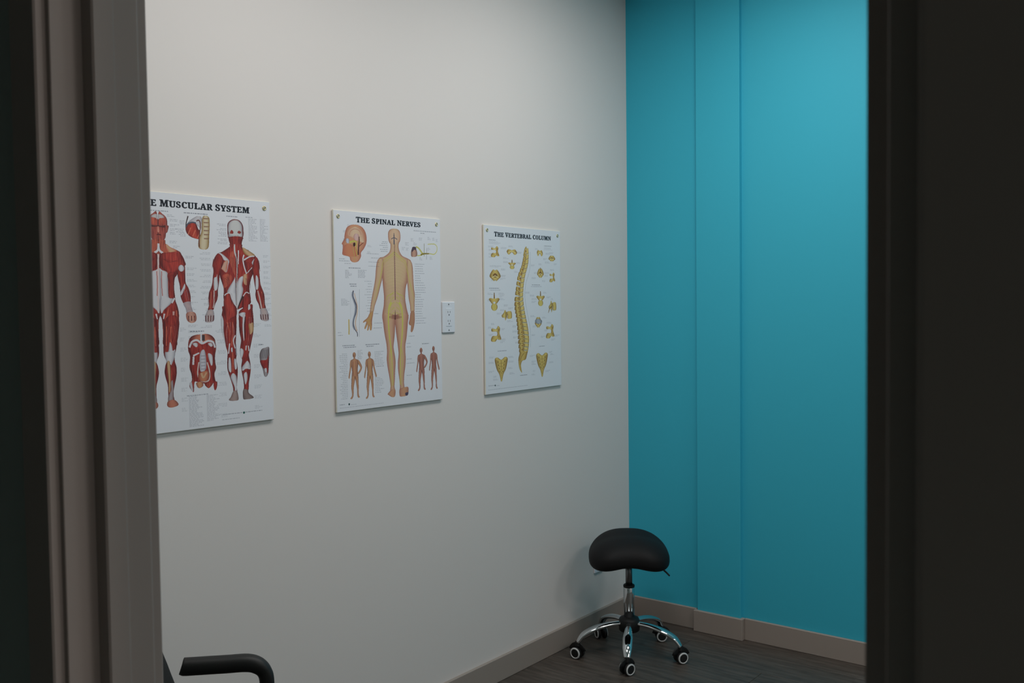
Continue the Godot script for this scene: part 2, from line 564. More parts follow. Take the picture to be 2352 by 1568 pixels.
	# --- back of the abdominal wall
	shape([332,621,341,600,360,590,400,586,432,587,457,602,466,627,468,652,462,679,462,709,466,734,457,758,461,789,470,795,467,819,458,830,452,818,448,796,422,816,407,798,370,787,357,789,353,827,344,823,332,801,345,780,343,751,335,723,339,678,331,653], RED, DEEP, 4.0)
	shape([341,606,360,590,400,586,432,587,457,602,463,621,428,617,399,621,375,610], rgb(214, 130, 104), DEEP)
	line([337,640,350,617,375,611,399,625,428,616,453,622,463,646], 9, 9, SINEW)
	line([396,586,396,624], 10, 12, SINEW)
	line([406,589,406,614], 14, 14, rgb(80, 62, 66))
	shape([351,624,374,622,378,634,368,640], rgb(220, 214, 216), ASH)
	shape([427,627,446,625,452,637,441,641], rgb(220, 214, 216), ASH)
	shape([387,670,405,651,415,671,417,728,402,746,385,737], rgb(208, 204, 214), ASH)
	for k in 6:
		line([[391,678][0], [391,678][1] + k * 14, [413,679][0], [413,679][1] + k * 14], 3, 3, ASH)
	line([354,676,384,665], 8, 6, SINEW)
	line([356,679,353,714], 9, 9, SINEW)
	shape([426,671,448,678,449,716,439,719], SINEW, ASH)
	line([381,704,374,753,388,783,426,786,433,751,422,707], 6, 6, rgb(214, 200, 196))
	shape([386,748,427,745,430,773,413,788,382,783,375,764], rgb(206, 130, 96), rgb(140, 60, 50))
	line([392,751,401,771,418,750], 9, 7, TAN)
	shape([367,790,395,789,399,806,381,815,369,806], rgb(210, 150, 112), rgb(140, 66, 54))
	shape([407,798,448,796,435,814,422,817], rgb(196, 84, 66), DEEP)
	shape([333,793,344,786,350,824,341,820], rgb(210, 205, 212), ASH)
	# --- sole of the foot
	shape([696,697,699,678,710,663,730,658,749,656,751,687,746,744,742,775,730,790,719,783,712,754,701,728], rgb(170, 160, 164), rgb(100, 80, 82))
	shape([698,716,734,713,745,693,743,762,736,774,733,752,716,751], RED, DEEP)
	shape([723,752,733,751,734,768,725,767], SINEW, ASH)
	for k in 5:
		line([[700,710][0] + k * 9, [700,706][1], [710,670][0] + k * 9, [710,666][1]], 3, 3, rgb(96, 90, 96))
	# --- captions and fine print
	head_line([216,74], 90)
	head_line([387,74], 122, 0.7)
	head_line([583,75], 92, 0.6)
	head_line([670,73], 66, 0.4)
	head_line([396,571], 108, 0.8)
	head_line([711,641], 36, 0.8)
	head_line([365,841], 92, 0.5)
	for a: Array in [[247,88], [259,106], [260,127], [260,145], [259,160], [256,196], [272,216], [329,256]]:
		rows(a, 2, 44)
	for a: Array in [[329,109], [324,144], [332,160]]:
		rows(a, 3, 40, 0.3, true)
	rows([651,81], 17, 50, 0.3)
	rows([714,79], 17, 46, 0.3)
	for a: Array in [[532,112], [534,131], [533,146], [535,157], [539,176], [539,190]]:
		rows(a, 2, 60, 0.3, true)
	for y in 14:
		rows([[450,238][0], [450,238][1] + y * 24.0], 2, 56, 0.24, true)
		rows([[728,241][0], [728,241][1] + y * 24.0], 2, 44, 0.24)
		rows([[334,305][0], [334,305][1] + y * 24.0], 2, 52, 0.24)
	for y in 9:
		rows([[294,556][0], [294,556][1] + y * 42.0], 3, 34, 0.2)
		rows([[665,547][0], [665,547][1] + y * 46.0], 3, 44, 0.2)
		rows([[518,567][0], [511,567][1] + y * 46.0], 3, 54, 0.2, true)
	rows([328,846], 22, 78, 0.3, false, 6.0)
	rows([415,848], 19, 66, 0.3, false, 6.0)
	rows([494,938], 1, 240, 0.6)
	oval([605,941][0], [605,941][1], 5, 5, rgb(40, 96, 84), rgb(40, 96, 84))
	rows([491,960], 1, 180, 0.4)
	return printed()

func small_figure(x0: float, y0: float, x1: float, y1: float, akimbo: bool, c: Color, e: Color, band: Color) -> void:
	var w := x1 - x0
	var h := y1 - y0
	var f := func(p: Array) -> Array:
		var r := []
		for i in range(0, p.size(), 2):
			r.append(x0 + p[i] * w)
			r.append(y0 + p[i + 1] * h)
		return r
	oval(x0 + 0.43 * w, y0 + 0.06 * h, 0.115 * w, 0.06 * h, c, e)
	shape(f.call([0.38, 0.1, 0.48, 0.1, 0.5, 0.14, 0.68, 0.17, 0.72, 0.22, 0.66, 0.36, 0.67, 0.46, 0.68, 0.54, 0.46, 0.56, 0.24, 0.54, 0.25, 0.44, 0.24, 0.36, 0.17, 0.22, 0.2, 0.17, 0.37, 0.14]), c, e)
	shape(f.call([0.2, 0.16, 0.12, 0.22, 0.1, 0.34, 0.03, 0.46, 0.0, 0.54, 0.06, 0.56, 0.1, 0.5, 0.17, 0.38, 0.24, 0.24]), c, e)
	if akimbo:
		shape(f.call([0.68, 0.17, 0.8, 0.2, 0.98, 0.33, 0.84, 0.44, 0.7, 0.48, 0.68, 0.45, 0.82, 0.38, 0.84, 0.33, 0.7, 0.25]), c, e)
	else:
		shape(f.call([0.68, 0.17, 0.78, 0.22, 0.82, 0.34, 0.92, 0.46, 0.98, 0.54, 0.9, 0.56, 0.84, 0.5, 0.74, 0.38, 0.66, 0.24]), c, e)
	shape(f.call([0.24, 0.52, 0.46, 0.53, 0.42, 0.64, 0.36, 0.74, 0.34, 0.84, 0.32, 0.94, 0.22, 1.0, 0.1, 0.99, 0.22, 0.93, 0.21, 0.84, 0.18, 0.76, 0.2, 0.64]), c, e)
	shape(f.call([0.46, 0.53, 0.68, 0.52, 0.7, 0.64, 0.71, 0.76, 0.7, 0.86, 0.72, 0.94, 0.78, 0.98, 0.68, 0.99, 0.6, 0.94, 0.6, 0.84, 0.56, 0.74, 0.52, 0.64]), c, e)
	line(f.call([0.36, 0.2, 0.34, 0.4, 0.4, 0.52]), 5, 4, band, 0.5)
	line(f.call([0.52, 0.18, 0.52, 0.4, 0.54, 0.6]), 5, 4, band, 0.5)
	line(f.call([0.4, 0.05, 0.42, 0.11]), 8, 5, e, 0.6)

func nerves_print() -> StandardMaterial3D:
	paper(WHITE)
	rng.seed = 22
	fibre = 0.0
	heading("THE SPINAL NERVES", 147, 615, 51, 26)
	# standing figure seen from behind
	shape([369,104,372,87,387,74,412,69,438,71,454,82,459,107,455,132,447,143,444,164,452,188,473,209,514,222,536,236,523,275,507,340,495,368,489,404,488,440,497,482,503,533,410,541,322,529,329,467,332,425,329,390,324,349,319,286,301,228,335,217,369,198,382,180,385,152,377,142,371,128], SKIN, RIM, 5.0)
	shape([301,228,286,246,278,280,273,322,264,363,254,397,244,432,235,473,231,507,254,500,266,466,283,432,297,397,312,356,322,328,333,272,330,231], SKIN, RIM, 3.0)
	shape([231,503,213,527,187,543,183,552,205,547,191,578,198,583,215,561,210,590,219,589,227,568,229,589,238,591,243,576,245,541,254,497], rgb(206, 160, 104), RIM)
	shape([536,236,547,260,550,296,552,339,556,382,561,411,558,454,554,505,528,504,523,468,514,433,510,397,506,361,503,325,502,276,509,229], SKIN, RIM, 3.0)
	shape([554,498,558,541,552,577,544,598,534,610,525,605,528,576,518,572,512,561,519,540,528,504], rgb(190, 140, 108), RIM)
	shape([323,508,411,520,410,559,406,608,400,650,395,685,404,728,408,764,404,806,401,848,397,890,402,915,367,913,368,881,361,838,350,789,344,746,347,704,343,662,333,620,324,564], rgb(216, 174, 142), RIM, 2.2)
	shape([411,520,504,511,504,561,498,604,492,640,483,675,482,711,484,747,480,789,471,832,468,874,469,907,435,915,437,893,433,850,426,807,425,765,431,722,427,680,420,637,412,580], rgb(216, 174, 142), RIM, 2.2)
	shape([402,905,399,940,376,942,352,929,347,923,372,906], rgb(214, 160, 124), RIM)
	shape([435,907,469,899,498,899,501,920,495,941,466,946,441,945,433,936], rgb(214, 160, 124), RIM)
	shape([477,929,499,927,495,942,479,942], rgb(84, 72, 96), rgb(84, 72, 96))
	shape([379,90,411,74,451,86,450,128,415,148,381,132], rgb(226, 190, 158), rgb(212, 168, 140))
	line([412,92,412,151], 4, 9, rgb(88, 84, 104))
	line([391,124,412,116,435,124], 4, 4, rgb(100, 92, 110))
	shape([361,527,411,515,462,529,410,539], rgb(140, 84, 70), RIM, 1.2, 0.6)
	line([412,492,410,541], 2, 9, rgb(96, 52, 48), 0.85)
	shape([344,244,413,228,488,240,480,340,409,369,341,341], rgb(220, 194, 150), SKIN, 2.0, 0.5)
	for s: float in [-1.0, 1.0]:
		var cx: float = [413,369][0]
		var P := func(a: Array) -> Array:
			var r := []
			for i in range(0, a.size(), 2):
				r.append(cx + s * (cx - a[i]))
				r.append(a[i + 1])
			return r
		line(P.call([412,190,374,215,334,237,319,279,308,328,290,383,267,438]), 7, 3, NERVE, 0.6)
		line(P.call([411,204,368,230,339,251,313,314,283,390]), 4, 2, NERVE, 0.6)
		line(P.call([399,404,359,418,349,439]), 5, 3, NERVE, 0.8)
		line(P.call([384,450,369,474,363,509,361,551,366,621,377,692,382,776,387,883]), 13, 5, rgb(212, 206, 100), 0.95)
		line(P.call([380,678,366,726,370,804,377,889]), 5, 3, NERVE, 0.8)
		for k in 14:
			var y: float = lerpf([413,228][1], [408,439][1], k / 13.0)
			line([cx, y, cx + s * 40, y + 6, cx + s * 66, y + 16], 2, 1, rgb(190, 160, 110), 0.3)
		for k in 5:
			var y: float = lerpf([409,397][1], [406,503][1], k / 4.0)
			line([cx + s * 6, y, cx + s * 30, y + 14, cx + s * 36, y + 40], 4, 3, NERVE, 0.7)
	line([415,151,412,242,413,341,413,439], 4, 6, rgb(150, 92, 92))
	for k in 26:
		var y: float = lerpf([414,193][1], [413,432][1], k / 25.0)
		oval([414,298][0], y, 4.5, 2.4, rgb(120, 84, 96), rgb(190, 140, 120))
	# head in section
	shape([97,224,55,216,54,196,56,180,55,167,50,161,66,138,68,126,73,104,85,81,106,69,131,64,161,65,192,77,210,99,217,126,213,156,196,182,177,201,176,221,157,245,126,251,105,242], rgb(216, 156, 120), rgb(178, 104, 88), 5.0)
	shape([65,173,101,161,146,182,151,218,97,222,61,212], rgb(214, 138, 100), rgb(196, 112, 88))
	shape([87,117,94,94,118,79,149,75,179,87,197,111,200,150,166,145,135,135,108,127], rgb(228, 196, 164), rgb(206, 150, 124))
	line([102,116,109,98,136,85,167,92,179,112], 5, 4, rgb(206, 150, 128))
	oval([148,125][0], [148,125][1], 20, 18, rgb(222, 186, 180), rgb(196, 140, 136))
	shape([78,137,96,136,98,156,80,155], rgb(206, 206, 220), rgb(150, 146, 160))
	line([101,154,129,146,150,150], 9, 6, NERVE)
	line([147,150,143,182,151,218], 7, 5, NERVE, 0.8)
	line([129,146,125,178,136,238], 5, 4, rgb(196, 176, 100), 0.8)
	shape([124,158,138,153,140,166,128,173], rgb(70, 40, 36), rgb(120, 60, 50))
	line([166,122,166,145,162,167,158,213], 6, 8, rgb(90, 52, 48))
	line([165,170,184,157,196,150], 5, 4, rgb(140, 76, 60))
	# cord and nerve root
	line([120,391,117,418,130,445,139,468,135,502,121,532,118,559,127,583,142,603,143,620], 7, 4, rgb(74, 68, 86))
	line([114,397,112,418,123,445,132,471,127,505,115,538,113,565,124,586], 7, 7, rgb(156, 160, 176))
	line([127,404,137,438,146,472,143,505,132,539,131,566,140,593], 5, 8, rgb(220, 190, 170))
	line([87,533,87,571,86,608], 6, 6, rgb(206, 172, 60))
	shape([537,195,540,176,554,162,575,168,584,186,582,205,560,211,540,209], rgb(206, 160, 140), rgb(120, 76, 72))
	shape([548,160,575,159,574,175,561,173,544,186], rgb(90, 68, 84), rgb(70, 56, 70))
	line([575,156,598,165,622,188,636,194], 8, 10, rgb(206, 200, 110))
	line([584,204,615,200,636,193,681,190,717,192,738,176,742,152,725,138,700,137,668,140], 5, 4, rgb(212, 206, 110))
	line([611,199,636,192,678,190], 10, 6, rgb(150, 132, 50))
	line([641,137,639,206], 3, 3, rgb(130, 128, 90))
	line([661,160,656,222], 2, 2, rgb(120, 120, 120))
	# four small figures with the fields of the nerves
	small_figure([78,697][0], [78,697][1], [172,701][0], [93,928][1], true, rgb(206, 152, 116), rgb(128, 84, 70), rgb(170, 96, 76))
	small_figure([183,697][0], [209,698][1], [273,701][0], [222,935][1], false, rgb(206, 152, 116), rgb(128, 84, 70), rgb(190, 166, 96))
	small_figure([563,694][0], [596,696][1], [655,698][0], [581,926][1], true, rgb(186, 126, 108), rgb(118, 74, 68), rgb(132, 70, 66))
	small_figure([664,690][0], [698,691][1], [750,694][0], [693,928][1], false, rgb(186, 126, 108), rgb(118, 74, 68), rgb(132, 70, 66))
	# captions and fine print
	head_line([127,277], 70, 0.7)
	head_line([123,357], 54, 0.8)
	head_line([122,367], 40, 0.8)
	head_line([634,70], 150, 0.5)
	head_line([634,81], 46, 0.5)
	head_line([88,660], 92, 0.7)
	head_line([88,669], 80, 0.6)
	head_line([238,661], 84, 0.7)
	head_line([238,670], 72, 0.6)
	head_line([647,673], 72, 0.7)
	rows([69,290], 7, 44, 0.4)
	rows([154,288], 7, 60, 0.4)
	rows([39,431], 6, 54, 0.35)
	rows([14,595], 1, 44, 0.5)
	rows([14,609], 1, 44, 0.5)
	line([161,384,155,621], 2, 2, rgb(160, 170, 180), 0.8)
	line([102,398,97,612], 1, 1, rgb(180, 180, 190), 0.8)
	for a: Array in [[88,66], [60,96], [59,136], [222,162], [221,193]]:
		rows(a, 2, 30, 0.25)
	rows([31,234], 1, 50, 0.5)
	rows([30,244], 1, 76, 0.5)
	rows([65,256], 1, 60, 0.4)
	for k in 6:
		rows([[366,139][0], lerpf([366,139][1], [365,188][1], k / 5.0)], 1, 60, 0.5, true)
	for k in 4:
		rows([[301,203][0], lerpf([301,203][1], [286,266][1], k / 3.0)], 1, 90, 0.4, true)
	for k in 12:
		rows([[246,342][0], lerpf([246,342][1], [242,493][1], k / 11.0)], 1, 52, 0.35, true)
	for k in 26:
		rows([[565,247][0], lerpf([565,247][1], [557,562][1], k / 25.0)], 1, 84, 0.45)
	for a: Array in [[261,506], [260,554], [254,579], [509,629], [493,667], [493,686], [491,750], [491,772], [489,836]]:
		rows(a, 1, 60, 0.45)
	for a: Array in [[537,114], [599,107], [668,101], [706,103], [733,109], [557,135], [469,163], [500,165], [667,159], [682,206], [602,212], [495,137]]:
		rows(a, 3, 26, 0.3)
	for k in 26:
		rows([[72,701][0], lerpf([72,701][1], [71,922][1], k / 25.0)], 1, 56, 0.35, true)
		if k < 9 or k > 15:
			rows([[258,700][0], lerpf([258,700][1], [265,908][1], k / 25.0)], 1, 70, 0.35)
	rows([140,688], 8, 44, 0.35)
	rows([268,775], 1, 70, 0.6)
	rows([17,950], 1, 62, 0.7)
	oval([79,953][0], [79,953][1], 5, 5, rgb(36, 66, 66), rgb(36, 66, 66))
	rows([91,955], 1, 46, 0.35)
	rows([[18,966][0], [18,966][1]], 1, 420, 0.3)
	return printed()

func vertebra(p: Array, kind: int, w: float, h: float) -> void:
	var x: float = p[0]
	var y: float = p[1]
	var f := func(q: Array) -> Array:
		var r := []
		for i in range(0, q.size(), 2):
			r.append(x + q[i] * w)
			r.append(y + q[i + 1] * h)
		return r
	match kind:
		0: # seen from above: spine up, round body below
			line(f.call([0.0, -0.5, 0.0, -0.1]), 6, 14, EDGE)
			shape(f.call([-0.5, -0.12, -0.36, -0.2, -0.12, -0.16, 0.0, -0.2, 0.12, -0.16, 0.36, -0.2, 0.5, -0.12, 0.3, 0.06, 0.2, 0.12, -0.2, 0.12, -0.3, 0.06]), BONE, EDGE)
			oval(x, y + 0.3 * h, 0.3 * w, 0.21 * h, rgb(222, 200, 110), EDGE, 5.0)
			oval(x, y + 0.06 * h, 0.12 * w, 0.06 * h, WHITE, rgb(206, 196, 180))
		1: # seen from the side: block body with a process
			shape(f.call([0.0, -0.3, 0.46, -0.34, 0.5, 0.28, 0.06, 0.3, 0.08, 0.0]), BONE, EDGE, 4.0)
			shape(f.call([-0.5, 0.0, -0.3, -0.22, -0.18, -0.5, -0.04, -0.3, 0.06, -0.1, 0.0, 0.18, -0.14, 0.5, -0.2, 0.24, -0.44, 0.2]), BONE, EDGE)
			line(f.call([-0.1, -0.3, -0.08, 0.3]), 6, 4, UMBER, 0.7)
		2: # ring with wings
			shape(f.call([-0.5, 0.1, -0.38, -0.2, -0.16, -0.44, 0.0, -0.36, 0.16, -0.44, 0.38, -0.2, 0.5, 0.1, 0.3, 0.3, 0.1, 0.46, 0.0, 0.36, -0.1, 0.46, -0.3, 0.3]), BONE, EDGE)
			shape(f.call([-0.2, 0.0, 0.0, -0.16, 0.2, 0.0, 0.1, 0.16, -0.1, 0.16]), rgb(150, 106, 60), UMBER)
			line(f.call([-0.3, 0.2, 0.0, 0.06, 0.3, 0.2]), 5, 5, rgb(238, 222, 160))
		3: # knobbly pieces joined
			shape(f.call([-0.4, -0.36, 0.0, -0.3, 0.2, -0.5, 0.4, -0.34, 0.34, -0.04, 0.5, 0.34, 0.3, 0.4, 0.12, 0.34, -0.1, 0.5, -0.5, 0.44, -0.36, 0.14, 0.08, 0.12, 0.06, -0.14, -0.42, -0.16]), BONE, EDGE)
			line(f.call([0.22, -0.36, 0.2, 0.26]), 5, 5, rgb(150, 92, 44), 0.8)
			line(f.call([-0.3, -0.26, 0.1, -0.2]), 4, 4, rgb(238, 222, 160), 0.8)
		4: # low bridge
			shape(f.call([-0.5, -0.1, -0.3, -0.46, 0.0, -0.3, 0.3, -0.46, 0.5, 0.0, 0.46, 0.3, 0.26, 0.5, 0.0, 0.06, -0.28, 0.5, -0.44, 0.24]), BONE, EDGE)
			line(f.call([-0.34, 0.1, 0.0, -0.1, 0.34, 0.1]), 5, 5, rgb(238, 222, 160), 0.8)
		5: # sacrum
			shape(f.call([-0.5, -0.4, -0.3, -0.46, 0.0, -0.36, 0.3, -0.46, 0.5, -0.4, 0.46, -0.2, 0.34, 0.04, 0.16, 0.22, 0.05, 0.48, 0.0, 0.5, -0.05, 0.48, -0.16, 0.22, -0.34, 0.04, -0.46, -0.2]), BONE, EDGE)
			for k in 4:
				var s := 0.26 - 0.05 * k
				for q: float in [-1.0, 1.0]:
					oval(x + q * s * w, y + (-0.28 + 0.13 * k) * h, 4, 4, UMBER, EDGE)
				line(f.call([-s, -0.22 + 0.13 * k, s, -0.22 + 0.13 * k]), 2, 2, EDGE, 0.7)
			line(f.call([0.0, -0.34, 0.0, 0.4]), 7, 3, rgb(150, 108, 54), 0.6)

func column_print() -> StandardMaterial3D:
	paper(rgb(231, 233, 240))
	rng.seed = 33
	heading("THE VERTEBRAL COLUMN", 95, 668, 62, 26)
	# the column itself: processes behind, bodies in front
	var tip := soft([384,133,378,165,368,194,356,222,335,251,318,286,308,329,298,371,289,420,291,462,300,497,308,539,314,578,319,621,322,667,328,709,337,738], false, 8)
	var mid := soft([405,123,402,157,397,186,389,214,377,243,360,275,348,307,340,342,335,378,332,413,332,448,337,483,344,513,350,544,356,576,364,608,370,640,375,676,374,708,367,738,355,764], false, 8)
	var rim := soft([426,119,431,149,430,181,425,213,412,246,396,278,384,314,376,349,371,385,369,420,373,455,381,495,391,530,403,566,414,602,421,638,426,674,423,710,415,741,398,768], false, 8)
	for k in 24:
		var t := pow(k / 23.0, 0.86)
		var m: Vector2 = mid[int(t * (mid.size() - 2))]
		var p: Vector2 = tip[int(t * (tip.size() - 2))] + Vector2(0, 14)
		shape([m.x + 4, m.y - 13, m.x + 2, m.y + 13, (p.x + m.x) / 2 + 2, (p.y + m.y) / 2 + 14, p.x - 4, p.y + 22, p.x - 8, p.y + 14, p.x - 2, p.y - 2, (p.x + m.x) / 2 - 3, (p.y + m.y) / 2 - 13], BONE, rgb(128, 88, 40), 1.6)
		line([m.x, m.y + 12, (p.x + m.x) / 2, (p.y + m.y) / 2 + 13, p.x - 4, p.y + 20], 2, 2, rgb(104, 70, 34), 0.8)
		oval((p.x + m.x) / 2 + 6, (p.y + m.y) / 2 + 1, 6, 4, rgb(150, 84, 40), rgb(180, 130, 70))
		oval(m.x - 2, m.y + 8, 3.5, 3.5, WHITE, rgb(214, 196, 150))
	for k in 24:
		var t0 := pow(k / 24.0, 0.86)
		var t1 := pow((k + 0.84) / 24.0, 0.86)
		var a: Vector2 = mid[int(t0 * (mid.size() - 1))]
		var b: Vector2 = rim[int(t0 * (rim.size() - 1))]
		var c: Vector2 = rim[int(t1 * (rim.size() - 1))]
		var d: Vector2 = mid[int(t1 * (mid.size() - 1))]
		fill(PackedVector2Array([a, b, c, d]), rgb(232, 206, 124), rgb(156, 118, 58), 3.0)
		line([d.x, d.y + 1, c.x, c.y + 1], 3, 3, rgb(104, 104, 96) if k > 8 else EDGE, 0.9)
	shape([335,738,391,755,417,734,402,773,388,801,354,808,340,832,344,859,349,881,328,861,317,827,315,793,326,766], rgb(216, 184, 100), EDGE, 2.5)
	line([373,761,343,788,331,830], 5, 3, rgb(128, 92, 46), 0.8)
	line([447,142,441,249,399,335,388,420,413,527,439,621,439,728], 2, 2, rgb(150, 162, 176), 0.8)
	vertebra([101,152], 3, 78, 66)
	vertebra([262,148], 4, 100, 34)
	vertebra([263,223], 0, 74, 56)
	vertebra([99,290], 2, 104, 76)
	vertebra([88,445], 0, 100, 106)
	vertebra([205,527], 1, 96, 64)
	vertebra([101,635], 3, 96, 92)
	vertebra([147,844], 5, 122, 150)
	vertebra([547,145], 4, 62, 40)
	vertebra([676,175], 2, 74, 42)
	vertebra([551,270], 2, 70, 66)
	line([552,236,552,261], 5, 8, EDGE)
	vertebra([679,295], 3, 62, 62)
	vertebra([550,429], 0, 88, 92)
	vertebra([677,480], 1, 80, 74)
	line([666,480,646,494,632,519], 9, 4, EDGE)
	vertebra([523,576], 2, 70, 76)
	shape([490,564,521,554,561,566,553,584,502,583], rgb(176, 180, 190), rgb(110, 110, 120))
	vertebra([650,636], 3, 92, 90)
	vertebra([559,841], 5, 122, 156)
	# captions and fine print
	head_line([74,83], 58, 0.6)
	rows([46,93], 3, 130, 0.25)
	head_line([632,97], 76, 0.6)
	rows([593,109], 3, 100, 0.25)
	head_line([88,365], 92, 0.7)
	rows([49,376], 1, 170, 0.5)
	head_line([531,342], 140, 0.7)
	rows([452,353], 1, 240, 0.5)
	head_line([150,736], 70, 0.6)
	head_line([561,725], 64, 0.6)
	head_line([359,894], 58, 0.7)
	for a: Array in [[38,119], [157,124], [230,111], [309,146], [43,139], [42,162], [42,179], [178,182], [178,206], [308,209], [284,262], [51,233], [100,234], [155,251], [148,289], [148,306], [61,314], [27,395], [130,395], [135,409], [140,426], [26,433], [178,464], [111,512], [144,492], [223,482], [210,558], [55,572], [28,592], [153,605], [33,636], [141,667], [141,681], [260,591], [260,622], [265,658], [287,690]]:
		rows(a, 2, 56, 0.28)
	for a: Array in [[498,117], [609,143], [646,138], [583,177], [601,198], [533,211], [484,266], [594,264], [459,298], [594,282], [657,244], [568,315], [696,207], [439,406], [456,427], [456,445], [579,388], [616,417], [660,428], [653,498], [443,533], [564,544], [465,596], [613,578], [587,625], [550,664], [662,686], [701,662], [454,220], [392,388], [452,650], [432,778], [449,815], [449,829], [460,873], [448,894], [635,763], [648,778], [634,829], [595,882], [35,768], [29,799], [217,774], [216,802], [216,840], [28,852], [71,883], [70,900], [226,873]]:
		rows(a, 2, 54, 0.28)
	rows([24,936], 1, 66, 0.6)
	oval([87,939][0], [87,939][1], 5, 5, rgb(36, 66, 66), rgb(36, 66, 66))
	rows([98,940], 1, 50, 0.35)
	rows([21,960], 1, 430, 0.35)
	return printed()

func chart(label: String, zl: float, yt: float, w: float, h: float, print_mat: Material, lean: float) -> void:
	var o := thing("anatomy_poster", label, "poster", Vector3(0.0, yt - h / 2.0, zl - w / 2.0), 0.0, "anatomy posters on the white wall")
	o.rotation.x = lean
	part(o, "board", cbox(Vector3(0.0015, -h / 2, -w / 2), Vector3(0.0085, h / 2, w / 2), 0.0012), M.board)
	# the printed sheet, a thin laminate over the board
	var st := SurfaceTool.new()
	st.begin(Mesh.PRIMITIVE_TRIANGLES)
	var e := 0.0015
	var x := 0.0089
	var c: Array[Vector3] = [Vector3(x, h / 2 - e, w / 2 - e), Vector3(x, h / 2 - e, -w / 2 + e), Vector3(x, -h / 2 + e, -w / 2 + e), Vector3(x, -h / 2 + e, w / 2 - e)]
	var uv: Array[Vector2] = [Vector2(0, 0), Vector2(1, 0), Vector2(1, 1), Vector2(0, 1)]
	for k: int in [0, 1, 2, 0, 2, 3]:
		st.set_uv(uv[k])
		st.set_normal(Vector3.RIGHT)
		st.add_vertex(c[k])
	for k in 4:
		var a := c[k]
		var b := c[(k + 1) % 4]
		var back := Vector3(-0.0005, 0, 0)
		for v: Vector3 in [a, a + back, b, b, a + back, b + back]:
			st.set_uv(Vector2(0.01, 0.01))
			st.set_normal(((a + b) / 2.0 * Vector3(0, 1, 1)).normalized())
			st.add_vertex(v)
	part(o, "printed_sheet", st.commit(), print_mat)
	for s: float in [1.0, -1.0]:
		var ring: Array[Vector2] = []
		for k in 13:
			var u := TAU * k / 12
			ring.append(Vector2(0.0052 + 0.0021 * cos(u), 0.0016 * sin(u)))
		var g := part(o, "grommet", lathe(PackedVector2Array(ring), 24), M.brass, Vector3(x + 0.0004, h / 2 - 0.021, s * (w / 2 - 0.0205)))
		g.rotation.z = -PI / 2
		g.set_meta("label", "small metal eyelet in the poster corner")
		var hole := part(o, "pin", lathe(PackedVector2Array([Vector2(0, 0.0012), Vector2(0.0022, 0.0008), Vector2(0.0032, -0.0006), Vector2(0, -0.0008)]), 16), M.steel, Vector3(x + 0.0006, h / 2 - 0.021, s * (w / 2 - 0.0205)))
		hole.rotation.z = -PI / 2

func outlet(label: String, y: float, z: float) -> void:
	var o := thing("wall_outlet", label, "outlet", Vector3(0, y, z), 0.0, "outlets on the white wall")
	part(o, "cover_plate", cbox(Vector3(0, -0.0572, -0.035), Vector3(0.006, 0.0572, 0.035), 0.0022), M.plate)
	var r := part(o, "receptacle", cbox(Vector3(0.005, -0.0335, -0.0165), Vector3(0.0072, 0.0335, 0.0165), 0.0008), M.plate)
	for s: float in [1.0, -1.0]:
		for q: float in [1.0, -1.0]:
			part(r, "slot", cbox(Vector3(0.0068, s * 0.0165 - 0.0005, q * 0.0063 - 0.0009), Vector3(0.0074, s * 0.0165 + 0.0065, q * 0.0063 + 0.0009)), M.slot)
		var g := part(r, "ground_hole", lathe(PackedVector2Array([Vector2(0, 0.0003), Vector2(0.0024, 0.0003), Vector2(0.0024, -0.0003), Vector2(0, -0.0003)]), 14), M.slot, Vector3(0.0073, s * 0.0165 - 0.0075, 0))
		g.rotation.z = -PI / 2
		var sc := part(o, "screw", lathe(PackedVector2Array([Vector2(0, 0.0008), Vector2(0.0024, 0.0006), Vector2(0.0029, -0.0004), Vector2(0, -0.0004)]), 16), M.screw, Vector3(0.0062, s * 0.0476, 0))
		sc.rotation.z = -PI / 2

# ------------------------------------------------------------------ saddle stool
func saddle() -> ArrayMesh:
	var v := PackedVector3Array()
	var nr := 40
	var na := 64
	var ring := func(i: int) -> PackedVector3Array:
		# i runs from the middle of the top (0) over the rim (nr/2) to the middle of the underside (nr)
		var s := float(i) / nr * PI
		var r := sin(s)
		var up := cos(s)
		var out := PackedVector3Array()
		for k in na:
			var a := TAU * k / na
			var cx := signf(cos(a)) * pow(absf(cos(a)), 0.66)
			var cz := signf(sin(a)) * pow(absf(sin(a)), 0.74)
			var rr := pow(r, 0.72)
			var x := 0.170 * cx * rr
			var z := (0.160 if cz > 0.0 else 0.150) * cz * rr
			var f := z / 0.16
			var u := absf(x) / 0.170
			# notch between the two front lobes
			if f > 0.0:
				z *= 1.0 - 0.16 * exp(-pow(u / 0.42, 2.0))
			var y := 0.448 - 0.028 * pow(u, 2.4)
			y += 0.036 * pow(maxf(-f, 0.0), 1.6) * (1.0 - 0.3 * u * u) - 0.020 * pow(maxf(f, 0.0), 2.0)
			var thick := 0.060 if up > 0.0 else 0.068 - 0.020 * exp(-pow(u / 0.5, 2.0))
			y += signf(up) * pow(absf(up), 0.8) * thick
			out.append(Vector3(x, y, z))
		return out
	var rings: Array[PackedVector3Array] = []
	for i in nr + 1:
		rings.append(ring.call(i))
	for i in nr:
		for k in na:
			var q := (k + 1) % na
			if i > 0: v.append_array([rings[i][k], rings[i][q], rings[i + 1][q]])
			if i < nr - 1 or i == 0: v.append_array([rings[i][k], rings[i + 1][q], rings[i + 1][k]])
	return finish(v, true)

